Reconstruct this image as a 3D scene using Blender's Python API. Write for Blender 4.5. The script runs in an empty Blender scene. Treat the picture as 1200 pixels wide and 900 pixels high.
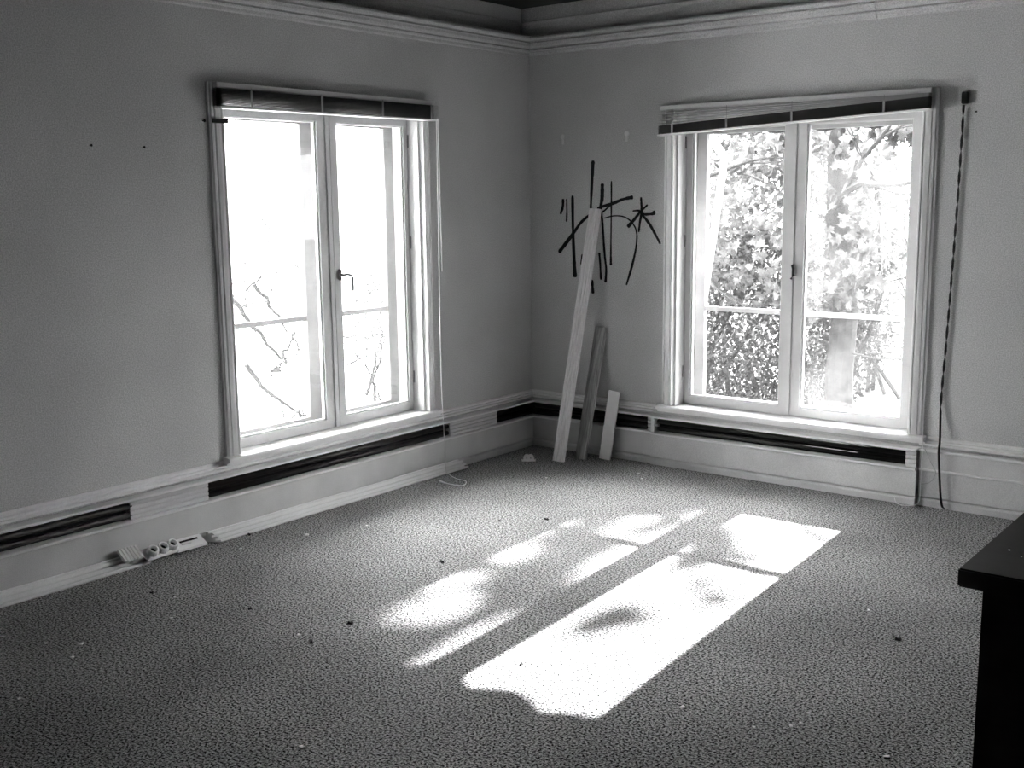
import bpy, bmesh, math, random
from mathutils import Vector, Matrix
random.seed(7)
SC = bpy.context.scene
COL = SC.collection
# ------------------------------------------------------------ camera
cam = bpy.data.cameras.new('camera'); co = bpy.data.objects.new('camera', cam); COL.objects.link(co); SC.camera = co
YAW, PITCH, ROLL = 0.66683, 0.16541, -0.011845
f = Vector((-math.sin(YAW)*math.cos(PITCH), math.cos(YAW)*math.cos(PITCH), -math.sin(PITCH)))
r0 = f.cross(Vector((0, 0, 1))).normalized(); u0 = r0.cross(f)
rt = math.cos(ROLL)*r0 + math.sin(ROLL)*u0; up = -math.sin(ROLL)*r0 + math.cos(ROLL)*u0
M = Matrix(((rt.x, up.x, -f.x), (rt.y, up.y, -f.y), (rt.z, up.z, -f.z))).to_4x4()
M.translation = Vector((4.3558, -5.7456, 1.6)); co.matrix_world = M
cam.sensor_width = 36; cam.lens = 1305.97/1200*36; cam.clip_start = .05; cam.clip_end = 300
# ------------------------------------------------------------ sky
w = bpy.data.worlds.new('sky'); SC.world = w; w.use_nodes = True
wn = w.node_tree.nodes; wl = w.node_tree.links; bg = wn['Background']
tc = wn.new('ShaderNodeTexCoord'); sx = wn.new('ShaderNodeSeparateXYZ'); cr = wn.new('ShaderNodeValToRGB')
wl.new(tc.outputs['Generated'], sx.inputs[0]); wl.new(sx.outputs['Z'], cr.inputs[0]); wl.new(cr.outputs[0], bg.inputs[0])
cr.color_ramp.elements[0].position = 0.0; cr.color_ramp.elements[0].color = (.27, .27, .27, 1)
cr.color_ramp.elements[1].position = 1.0; cr.color_ramp.elements[1].color = (1, 1, 1, 1)
bg.inputs[1].default_value = 16
# ------------------------------------------------------------ sun
sl = bpy.data.lights.new('sun', 'SUN'); so = bpy.data.objects.new('sun', sl); COL.objects.link(so)
sl.energy = 22; sl.angle = math.radians(.6)
so.rotation_euler = Vector((.062, -1, -.548)).to_track_quat('-Z', 'Y').to_euler(); so.location = (0, 8, 6)
# ------------------------------------------------------------ exposure
SC.view_settings.view_transform = 'Standard'; SC.view_settings.look = 'None'
SC.view_settings.exposure = 1.55; SC.view_settings.gamma = 1; SC.view_settings.use_curve_mapping = False

# ============================================================ materials
def nmat(name, v, rough=.6, noise=0, nscale=8, fine=0, fscale=200, bump=0, bscale=60, spec=.3, stretch=None):
    m = bpy.data.materials.new(name); m.use_nodes = True
    N = m.node_tree.nodes; L = m.node_tree.links; b = N['Principled BSDF']
    b.inputs['Roughness'].default_value = rough; b.inputs['Specular IOR Level'].default_value = spec
    b.inputs['Base Color'].default_value = (v, v, v, 1)
    t = N.new('ShaderNodeTexCoord'); vec = t.outputs['Object']
    if stretch:
        mp = N.new('ShaderNodeMapping'); mp.inputs['Scale'].default_value = stretch; L.new(vec, mp.inputs[0]); vec = mp.outputs[0]
    val = None
    def ntex(scale, amt, det=4):
        n = N.new('ShaderNodeTexNoise'); n.inputs['Scale'].default_value = scale; n.inputs['Detail'].default_value = det
        L.new(vec, n.inputs['Vector'])
        mr = N.new('ShaderNodeMapRange'); mr.inputs[1].default_value = .3; mr.inputs[2].default_value = .7
        mr.inputs[3].default_value = 1-amt; mr.inputs[4].default_value = 1+amt
        L.new(n.outputs[0], mr.inputs[0]); return mr.outputs[0]
    if noise: val = ntex(nscale, noise)
    if fine:
        q = ntex(fscale, fine, 1)
        if val is None: val = q
        else:
            mm = N.new('ShaderNodeMath'); mm.operation = 'MULTIPLY'; L.new(val, mm.inputs[0]); L.new(q, mm.inputs[1]); val = mm.outputs[0]
    if val is not None:
        mm = N.new('ShaderNodeMath'); mm.operation = 'MULTIPLY'; mm.inputs[1].default_value = v; mm.use_clamp = True; L.new(val, mm.inputs[0])
        L.new(mm.outputs[0], b.inputs['Base Color'])
    if bump:
        n = N.new('ShaderNodeTexNoise'); n.inputs['Scale'].default_value = bscale; n.inputs['Detail'].default_value = 3; L.new(vec, n.inputs['Vector'])
        bp = N.new('ShaderNodeBump'); bp.inputs['Strength'].default_value = bump; bp.inputs['Distance'].default_value = .004
        L.new(n.outputs[0], bp.inputs['Height']); L.new(bp.outputs[0], b.inputs['Normal'])
    return m
def glassmat(name, film):
    m = bpy.data.materials.new(name); m.use_nodes = True; N = m.node_tree.nodes; L = m.node_tree.links
    N.remove(N['Principled BSDF']); out = N['Material Output']
    tr = N.new('ShaderNodeBsdfTransparent'); gl = N.new('ShaderNodeBsdfGlossy'); gl.inputs['Roughness'].default_value = .02
    tl = N.new('ShaderNodeBsdfTranslucent'); tl.inputs[0].default_value = (.9, .9, .9, 1)
    fr = N.new('ShaderNodeFresnel'); fr.inputs[0].default_value = 1.25
    m1 = N.new('ShaderNodeMixShader'); m2 = N.new('ShaderNodeMixShader')
    L.new(fr.outputs[0], m1.inputs[0]); L.new(tr.outputs[0], m1.inputs[1]); L.new(gl.outputs[0], m1.inputs[2])
    t = N.new('ShaderNodeTexCoord'); n = N.new('ShaderNodeTexNoise'); n.inputs['Scale'].default_value = 5; n.inputs['Detail'].default_value = 6
    L.new(t.outputs['Object'], n.inputs['Vector'])
    mr = N.new('ShaderNodeMapRange'); mr.inputs[1].default_value = .3; mr.inputs[2].default_value = .7; mr.inputs[3].default_value = film*.6; mr.inputs[4].default_value = film*1.4
    L.new(n.outputs[0], mr.inputs[0]); L.new(mr.outputs[0], m2.inputs[0]); L.new(m1.outputs[0], m2.inputs[1]); L.new(tl.outputs[0], m2.inputs[2])
    L.new(m2.outputs[0], out.inputs[0]); return m
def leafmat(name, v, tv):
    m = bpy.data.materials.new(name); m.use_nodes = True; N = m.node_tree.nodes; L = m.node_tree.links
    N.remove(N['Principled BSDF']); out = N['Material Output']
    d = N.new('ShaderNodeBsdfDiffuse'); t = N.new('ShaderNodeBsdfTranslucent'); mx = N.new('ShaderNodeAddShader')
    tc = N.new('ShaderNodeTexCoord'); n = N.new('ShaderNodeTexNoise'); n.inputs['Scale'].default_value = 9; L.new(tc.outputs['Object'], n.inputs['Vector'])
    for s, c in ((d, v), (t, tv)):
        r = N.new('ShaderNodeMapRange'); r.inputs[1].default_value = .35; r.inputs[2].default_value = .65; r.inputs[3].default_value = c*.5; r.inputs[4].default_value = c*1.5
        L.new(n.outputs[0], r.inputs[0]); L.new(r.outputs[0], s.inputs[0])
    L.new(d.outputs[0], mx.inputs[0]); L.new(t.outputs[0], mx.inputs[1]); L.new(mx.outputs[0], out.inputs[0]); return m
WALL = nmat('wall_paint', .62, .85, .09, 1.6, .22, 190, .3, 120)
TRIM = nmat('gloss_white_paint', .88, .45, .07, 5, .05, 260, .12, 25)
SASH = nmat('sash_paint', .72, .45, .06, 6, .05, 260, .1, 25)
OUTER = nmat('weathered_white_paint', .42, .55, .12, 8)
OUTG = nmat('shaded_outer_paint', .21, .6, .15, 8)  # darker copy of the outer paint: left window's shade put into the colour
PANEL = nmat('panel_paint', .66, .6, .12, 4, .12, 300, .12, 30)
UPPER = nmat('cove_plaster', .62, .85, .1, 3, .2, 190)
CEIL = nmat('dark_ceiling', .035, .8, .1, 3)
BACK = nmat('back_wall_paint', .05, .9, .05, 2)
SLOT = nmat('dark_slot', .008, .8)
PIPE = nmat('pipe_paint', .018, .5, .2, 8)
BLACK = nmat('black_rubber', .012, .5)
SPRAY = nmat('black_spray_paint', .008, .7)
SLATD = nmat('shaded_slat', .035, .45)  # stacked slats: their shade put into a darker colour
SLATL = nmat('lit_slat', .45, .35)  # same slats fanned open: the light they catch put into the colour
PLASTIC = nmat('white_plastic', .92, .35)
METAL = nmat('dull_metal', .35, .35)
WOODL = nmat('white_washed_wood', .92, .6, .16, 14, .08, 240, .2, 60, stretch=(9, 9, .6))
WOODG = nmat('grey_worn_wood', .40, .7, .4, 14, .15, 240, .3, 60, stretch=(9, 9, .6))
WHITEB = nmat('white_board', .92, .6, .04, 8)
DESK = nmat('black_stained_wood', .007, .55, .3, 6, spec=.15, stretch=(1, 8, 8))
BARK = nmat('bark', .02, .9, .5, 12, 0, 1, .8, 30)
PBARK = nmat('dark_bark', .007, .9, .3, 12)
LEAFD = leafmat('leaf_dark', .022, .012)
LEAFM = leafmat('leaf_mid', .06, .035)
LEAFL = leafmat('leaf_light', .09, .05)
CANVAS = leafmat('awning_canvas', .6, .25)
GROUND = nmat('pale_gravel', .42, .9, .15, .7)
LAWN = nmat('dark_lawn', .05, .9, .4, 3)
GL_CLEAR = glassmat('glass_clear', .002)
GL_DUSTY = glassmat('glass_dusty', .008)
GL_HAZY = glassmat('glass_hazy', .006)
# carpet
CARPET = bpy.data.materials.new('carpet'); CARPET.use_nodes = True
def carpet():
    N = CARPET.node_tree.nodes; L = CARPET.node_tree.links; b = N['Principled BSDF']
    b.inputs['Roughness'].default_value = 1; b.inputs['Specular IOR Level'].default_value = .05
    t = N.new('ShaderNodeTexCoord')
    def nz(s, d, lo, hi, a, c):
        n = N.new('ShaderNodeTexNoise'); n.inputs['Scale'].default_value = s; n.inputs['Detail'].default_value = d; L.new(t.outputs['Object'], n.inputs['Vector'])
        r = N.new('ShaderNodeMapRange'); r.inputs[1].default_value = lo; r.inputs[2].default_value = hi; r.inputs[3].default_value = a; r.inputs[4].default_value = c
        L.new(n.outputs[0], r.inputs[0]); return r.outputs[0], n.outputs[0]
    a, ah = nz(125, 4, .40, .60, .03, 2.1); c, _ = nz(1.4, 4, .3, .7, .78, 1.2); e, _ = nz(310, 2, .38, .62, .55, 1.45)
    m1 = N.new('ShaderNodeMath'); m1.operation = 'MULTIPLY'; L.new(a, m1.inputs[0]); L.new(c, m1.inputs[1])
    m2 = N.new('ShaderNodeMath'); m2.operation = 'MULTIPLY'; L.new(m1.outputs[0], m2.inputs[0]); L.new(e, m2.inputs[1])
    m3 = N.new('ShaderNodeMath'); m3.operation = 'MULTIPLY'; L.new(m2.outputs[0], m3.inputs[0]); m3.inputs[1].default_value = .25
    L.new(m3.outputs[0], b.inputs['Base Color'])
    bp = N.new('ShaderNodeBump'); bp.inputs['Strength'].default_value = .6; bp.inputs['Distance'].default_value = .004
    L.new(ah, bp.inputs['Height']); L.new(bp.outputs[0], b.inputs['Normal'])
carpet()

# ============================================================ builders
def tag(o, label=None, cat=None, group=None, kind=None):
    if label: o['label'] = label
    if cat: o['category'] = cat
    if group: o['group'] = group
    if kind: o['kind'] = kind
    return o
def empty(name, loc=(0, 0, 0), rz=0):
    o = bpy.data.objects.new(name, None); o.location = loc; o.rotation_euler = (0, 0, rz); o.empty_display_size = .1; COL.objects.link(o); return o
class MB:
    def __init__(s): s.v = []; s.f = []
    def box(s, a, b, T=None):
        x0, y0, z0 = a; x1, y1, z1 = b
        if x0 > x1: x0, x1 = x1, x0
        if y0 > y1: y0, y1 = y1, y0
        if z0 > z1: z0, z1 = z1, z0
        p = [(x0,y0,z0),(x1,y0,z0),(x1,y1,z0),(x0,y1,z0),(x0,y0,z1),(x1,y0,z1),(x1,y1,z1),(x0,y1,z1)]
        n = len(s.v); s.v += [tuple(T @ Vector(q)) if T else q for q in p]
        s.f += [tuple(n+i for i in q) for q in ((0,3,2,1),(4,5,6,7),(0,1,5,4),(1,2,6,5),(2,3,7,6),(3,0,4,7))]; return s
    def loft(s, rings, closed=True, caps=True):
        n = len(s.v); k = len(rings[0])
        for r in rings: s.v += [tuple(q) for q in r]
        for i in range(len(rings)-1):
            for j in range(k if closed else k-1):
                a = n+i*k+j; b = n+i*k+(j+1) % k; s.f.append((a, b, b+k, a+k))
        if caps and closed:
            s.f.append(tuple(n+j for j in reversed(range(k)))); m = n+(len(rings)-1)*k; s.f.append(tuple(m+j for j in range(k)))
        return s
    def tube(s, pts, r, seg=8):
        pts = [Vector(p) for p in pts]; rs = r if isinstance(r, (list, tuple)) else [r]*len(pts); rings = []
        for i, p in enumerate(pts):
            d = (pts[min(i+1, len(pts)-1)]-pts[max(i-1, 0)]).normalized()
            a = d.cross(Vector((0, 0, 1)) if abs(d.z) < .9 else Vector((1, 0, 0))).normalized(); b = d.cross(a)
            rings.append([p+rs[i]*(math.cos(t)*a+math.sin(t)*b) for t in [2*math.pi*j/seg for j in range(seg)]])
        return s.loft(rings)
    def build(s, name, mat, parent=None, bevel=0, smooth=False):
        me = bpy.data.meshes.new(name); me.from_pydata(s.v, [], s.f); me.materials.append(mat)
        bm = bmesh.new(); bm.from_mesh(me)
        if bevel: bmesh.ops.bevel(bm, geom=[e for e in bm.edges if len(e.link_faces) == 2 and e.calc_face_angle(0) > .5], offset=bevel, segments=2, affect='EDGES', clamp_overlap=True)
        if bm.faces: bmesh.ops.recalc_face_normals(bm, faces=bm.faces)
        bm.to_mesh(me); bm.free()
        if smooth:
            for p in me.polygons: p.use_smooth = True
        o = bpy.data.objects.new(name, me); COL.objects.link(o); o.parent = parent; return o
def smooth_path(p, n=6):
    out = []
    for i in range(len(p)-1):
        a = p[max(i-1, 0)]; b = p[i]; c = p[i+1]; d = p[min(i+2, len(p)-1)]
        for k in range(n):
            t = k/n
            out.append(tuple(.5*(2*b[j]+(c[j]-a[j])*t+(2*a[j]-5*b[j]+4*c[j]-d[j])*t*t+(3*b[j]-a[j]-3*c[j]+d[j])*t**3) for j in range(len(b))))
    out.append(tuple(p[-1])); return out
# wall frames: local (u along the wall, d outwards, z). right wall: (u,d,z)->(u,d,z); left wall: (u,d,z)->(-d,u,z)
WL = lambda u, d, z: (-d, u, z)
WR = lambda u, d, z: (u, d, z)
def wbox(mb, W, u0, u1, d0, d1, z0, z1):
    mb.box(W(u0, d0, z0), W(u1, d1, z1)); return mb
def sweep(mb, W, prof, u0, u1, m0=0, m1=0):
    """profile [(p,z)] with p = protrusion into the room; m0/m1 mitre factors at the two ends"""
    mb.loft([[W(u0+m0*p, -p, z) for p, z in prof], [W(u1+m1*p, -p, z) for p, z in prof]]); return mb
STROKES = [[(0.482, 1.819, 0.0189), (0.473, 1.676, 0.0147), (0.465, 1.532, 0.0105), (0.465, 1.501, 0.0095)], [(0.329, 1.611, 0.0158), (0.332, 1.396, 0.0137), (0.341, 1.195, 0.0189), (0.347, 1.105, 0.0253)], [(0.257, 1.591, 0.0137), (0.255, 1.544, 0.0137), (0.237, 1.496, 0.0126)], [(0.284, 1.591, 0.0074), (0.286, 1.512, 0.0084), (0.283, 1.449, 0.0095)], [(0.223, 1.257, 0.0189), (0.322, 1.364, 0.0158), (0.386, 1.439, 0.0137), (0.448, 1.486, 0.0116), (0.513, 1.522, 0.0095)], [(0.513, 1.534, 0.0095), (0.624, 1.56, 0.0147), (0.697, 1.584, 0.0126), (0.769, 1.596, 0.0168)], [(0.55, 1.68, 0.0189), (0.548, 1.593, 0.0179), (0.538, 1.532, 0.0147), (0.551, 1.45, 0.0105), (0.561, 1.326, 0.0105), (0.57, 1.232, 0.0105), (0.579, 1.16, 0.0105), (0.574, 1.081, 0.0137)], [(0.615, 1.694, 0.0074), (0.615, 1.552, 0.0074), (0.613, 1.306, 0.0074), (0.613, 1.187, 0.0126)], [(0.563, 1.472, 0.0053), (0.637, 1.486, 0.0063), (0.71, 1.479, 0.0063), (0.764, 1.445, 0.0063), (0.795, 1.39, 0.0074), (0.793, 1.309, 0.0084), (0.778, 1.237, 0.0105), (0.754, 1.155, 0.0126), (0.725, 1.071, 0.0074)], [(0.55, 1.506, 0.0084), (0.618, 1.557, 0.0084)], [(0.824, 1.596, 0.0095), (0.829, 1.511, 0.0116), (0.818, 1.451, 0.0105), (0.81, 1.39, 0.0095)], [(0.87, 1.551, 0.0084), (0.817, 1.506, 0.0105), (0.77, 1.456, 0.0147), (0.732, 1.42, 0.0189)], [(0.767, 1.515, 0.0074), (0.811, 1.516, 0.0095), (0.841, 1.496, 0.0116), (0.888, 1.496, 0.0105), (0.914, 1.501, 0.0137), (0.911, 1.516, 0.0126)], [(0.835, 1.491, 0.0105), (0.889, 1.431, 0.0126), (0.96, 1.322, 0.0105)], [(0.528, 1.263, 0.0105), (0.536, 1.179, 0.0095), (0.541, 1.096, 0.0116)], [(0.401, 1.25, 0.0074), (0.392, 1.186, 0.0084)], [(0.475, 1.094, 0.0126), (0.482, 1.009, 0.0147)]]
PALE = [(0.952, -4.053), (0.585, -3.751), (0.743, -3.32), (0.401, -3.817), (0.695, -3.68), (1.95, -3.716), (1.93, -3.862), (1.277, -3.14), (2.959, -2.8), (3.056, -2.614), (2.882, -1.644), (3.048, -2.727), (3.061, -2.689), (2.72, -2.812), (3.348, -2.745), (1.007, -0.305), (1.086, -0.397), (0.347, -2.271), (0.257, -2.6), (0.47, -1.989), (0.627, -0.699), (0.78, -3.761), (0.559, -3.175)]
DARK = [(0.918, -3.078), (0.957, -1.545), (1.15, -2.193), (2.11, -2.858), (1.371, -3.161), (1.353, -2.946), (1.131, -1.383), (0.117, -2.438), (0.438, -3.201), (3.075, -1.871)]
SHADE = '''
888888888888888888888488000000000000000000
888888888888888888888488000000000000000000
888888888888888888884088000000000000000000
888888888888888888880080000000000000000000
888888848888888888880080000000000000000000
888888008888888888880080000000000000000000
888888008888888888840080000000000000000000
888888008888888888840080000000000000000000
888888048888488888800080000000000000000000
888888488840044888800080000000000000000000
888888888400000488800080000000000000000000
888888888000000488800480000000000000000000
888888884000000088800480000000000000000000
888888884000000048400880000000000000000000
888884448400000048400880000770000000000000
888840004400000488404880007770000000000000
888840000040004488404800007770000000000000
888880000004444888408800007777000000000000
888884000004888888448800007777000000000000
888888400004888888848800007777880000000000
888888840004888888888800007778880000000000
888888888448888888888800000778880000000000
888888888888888888888800000770000000000000
888888888888888888488800000440000000000000
888888884488888888048800000000000000000000
888888400048888884008800000000000000000000
888888000008888884004800000000008880000000
888884000008888884004800000000008888000000
888884000048888880000800000000000880000000
888888400488888840000000000005550000000000
888888844888888840000000000005550000000000
888888888888888840000000000005500000000000
888884488888888800000000055500000000000000
888840048888888800000000055500000500000000
888840048888888840004000555500000500000000
888884088888888840004000055000000000000000
888840048840000440008000008800000000000000
888800008840000004008000888806600000000000
888840008884000000008008888866660000000000
888884488888844440008088888866600000000000
888888888400488880048088888000000000000000
888888888400008880048888888000000000000000
888888888800000880088888880000000000000000
888888888840000480488888880000000000000000
888888888884000484488888800000000000000000
888888888888844488888888000000000000000000
888888888888888400488880000000000000000000
888888888888888400088000000000000000000000
888888888888888800080000000000003000000000
888888888888888888880000000000003000000000
888888888888888888880000000000000000000000
888888888888888888880000000000000000000000
888888888888888888880000000000000000000000
888888888888888888880000000000000000000000
888888888888888888880000000000000000000000
888888888888888888800000000000000000000000'''.split()
# ============================================================ room shell
X1, Y1, HC, HW = 5.7, -7.0, 2.756, 2.57
m = MB().box((0, Y1, -.12), (X1, 0, 0)); tag(m.build('floor', CARPET), kind='structure')
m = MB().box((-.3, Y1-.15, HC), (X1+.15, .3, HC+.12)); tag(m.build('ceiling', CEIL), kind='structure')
# openings
OL = (-2.39, -1.03, .36, 2.10); OR = (1.06, 2.465, .345, 2.085)
def wall(name, W, a, b, top_b, O):
    e = MB(); T = .30
    wbox(e, W, a, O[0], 0, T, -.12, HW); wbox(e, W, O[1], b, 0, T, -.12, HW)
    wbox(e, W, O[0], O[1], 0, T, -.12, O[2]); wbox(e, W, O[0], O[1], 0, T, O[3], HW)
    return tag(e.build(name, WALL), kind='structure')
wl_ = wall('wall_left', WL, Y1, 0, .2, OL); wr_ = wall('wall_right', WR, -.3, X1, X1, OR)
# upper set-back band of both walls (part of each wall)
def up_prof(p): return [(p-.004, HW), (p-.004, 2.60), (p-.003, 2.63), (p, 2.655), (p+.005, 2.666), (p+.006, 2.672), (p-.002, 2.676), (p-.002, HC), (-.3, HC), (-.3, HW)]
PL, PR = -.03, .031
MB().loft([[WL(Y1, -p, z) for p, z in up_prof(PL)], [WL(-PR if p > -.29 else .3, -p, z) for p, z in up_prof(PL)]]).build('cove_band', UPPER, wl_)
MB().loft([[WR(PL if p > -.29 else -.3, -p, z) for p, z in up_prof(PR)], [WR(X1, -p, z) for p, z in up_prof(PR)]]).build('cove_band', UPPER, wr_)
tag(MB().box((X1, Y1, -.12), (X1+.15, .3, HC)).build('wall_far_right', BACK), kind='structure')
tag(MB().box((-.3, Y1-.15, -.12), (X1+.15, Y1, HC)).build('wall_behind', BACK), kind='structure')
# cornice mouldings
cor = [(-.012, 2.468), (.006, 2.470), (.012, 2.474), (.014, 2.488), (.026, 2.492), (.030, 2.500), (.022, 2.506), (.022, 2.510), (.036, 2.514),
       (.044, 2.522), (.046, 2.535), (.050, 2.541), (.040, 2.546), (.040, 2.552), (.056, 2.557), (.064, 2.566), (.062, 2.576), (.05, 2.582), (-.012, 2.582)]
cor = [(max(p, 0), z) if z < HW else (p if p > 0 else 0, z) for p, z in cor]
t1 = tag(empty('trim_1', (0, 0, 0)), kind='structure'); t2 = tag(empty('trim_2', (0, 0, 0)), kind='structure')
sweep(MB(), WL, cor, Y1, 0, 0, -1).build('cornice_moulding', UPPER, t1)
sweep(MB(), WR, cor, 0, 2.205, 1, 0).build('cornice_moulding', UPPER, t2)
sweep(MB(), WR, cor, 2.209, X1, 0, 0).build('cornice_moulding', UPPER, t2)
# thin corner bead where the two walls meet
tag(MB().box((0, -.006, .36), (.006, 0, 2.469)).build('trim_3', WALL), kind='structure')

# ------------------------------------------------------------ boxed-in pipe runs (baseboards)
RAIL = [(0, .318), (.030, .318), (.034, .322), (.034, .329), (.022, .333), (.024, .342), (.013, .345), (.016, .354), (.010, .361), (0, .362)]
def ledge(z, d, t=.014): return [(0, z-t), (d-.010, z-t), (d-.008, z-t+.004), (d, z-t+.005), (d, z-.003), (d-.003, z), (0, z)]
def panelp(d, z0, z1): return [(0, z0), (d, z0), (d, z1), (0, z1)]
def run(W, root, u0, u1, D, opens, closed, m0=0, m1=0, rail=True, panel=True):
    if rail: sweep(MB(), W, RAIL, u0, u1, m0, m1).build('chair_rail', TRIM, root)
    sweep(MB(), W, ledge(.301, D+.020), u0, u1, m0, m1).build('upper_ledge', TRIM, root)
    sweep(MB(), W, ledge(.200, D+.020), u0, u1, m0, m1).build('lower_ledge', TRIM, root)
    sweep(MB(), W, panelp(D, .048, .187), u0, u1, m0, m1).build('panel', PANEL, root)
    sweep(MB(), W, [(0, 0), (D+.004, 0), (D+.006, .03), (D+.003, .036), (D-.008, .042), (0, .042)], u0, u1, m0, m1).build('base_strip', PANEL, root)
    sweep(MB(), W, panelp(.003, .2, .287), u0, u1, m0, m1).build('slot_back', SLOT, root)
    for a, b in opens:
        for z, r, p in ((.262, .013, .024), (.222, .013, .022)):
            MB().tube([W(a, -p, z), W(b, -p, z)], r, 10).build('pipe', PIPE, root, smooth=True)
    for a, b in closed:
        for k, z in enumerate((.2005, .222, .244, .266)):
            sweep(MB(), W, [(.003, z), (D-.008+.001*k, z), (D-.003, z+.004), (D-.003, z+.015), (D-.008, z+.020), (.003, z+.0205)], a, b).build('slat', PANEL, root)
bl = tag(empty('baseboard_left'), kind='structure')
run(WL, bl, Y1, 0, .040, [(Y1+.1, -3.01), (-2.59, -.87), (-.40, -.05)], [(-3.02, -2.6), (-.86, -.413)], 0, -1)
br = tag(empty('baseboard_right'), kind='structure')
run(WR, br, 0, .94, .040, [(.05, .9)], [(.905, .94)], 1, 0)
# the radiator box under the right window
run(WR, br, .94, 2.528, .058, [(.97, 2.462)], [(2.47, 2.526)], rail=False)
MB().box((.941, -.06, .20), (.962, 0, .29)).build('end_block', TRIM, br)
MB().box((.962, -.05, .235), (.985, -.03, .247)).build('end_peg', TRIM, br)
# to the right of the box: closed all the way
sweep(MB(), WR, RAIL, 2.528, X1).build('chair_rail', TRIM, br)
sweep(MB(), WR, ledge(.301, .05), 2.535, X1).build('upper_ledge', TRIM, br)
sweep(MB(), WR, panelp(.034, .198, .290), 2.535, X1).build('panel', PANEL, br)
sweep(MB(), WR, ledge(.200, .046), 2.535, X1).build('lower_ledge', TRIM, br)
sweep(MB(), WR, panelp(.032, .048, .190), 2.535, X1).build('panel', PANEL, br)
sweep(MB(), WR, [(0, 0), (.038, 0), (.040, .03), (.034, .038), (.024, .042), (0, .042)], 2.535, X1).build('base_strip', PANEL, br)
# loosened grooved moulding along the foot of the left wall (two lengths)
def loose(u0, u1, name_lab, jag):
    prof = [(.050, .004), (.100, 0), (.104, .006), (.100, .013), (.084, .010), (.082, .018), (.095, .021), (.088, .031), (.071, .026), (.069, .034), (.081, .038), (.072, .048), (.060, .044), (.058, .052), (.050, .054)]
    rings = []
    n = 40
    for i in range(n+1):
        u = u0+(u1-u0)*i/n; w_ = .003*math.sin(u*7)+random.uniform(-.0008, .0008)
        rings.append([WL(u+(jag*(p-.05) if i in (0, n) else 0), -(p+w_), z) for p, z in prof])
    o = MB().loft(rings).build('skirting_strip', TRIM); tag(o, name_lab, 'moulding', 'loose grooved strips along the left wall'); return o
loose(-4.6, -2.99, 'loose grooved white skirting strip at the foot of the left wall, nearer length', .3)
loose(-2.64, -.82, 'loose grooved white skirting strip with broken ends lying below the left window', .9)

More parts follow.
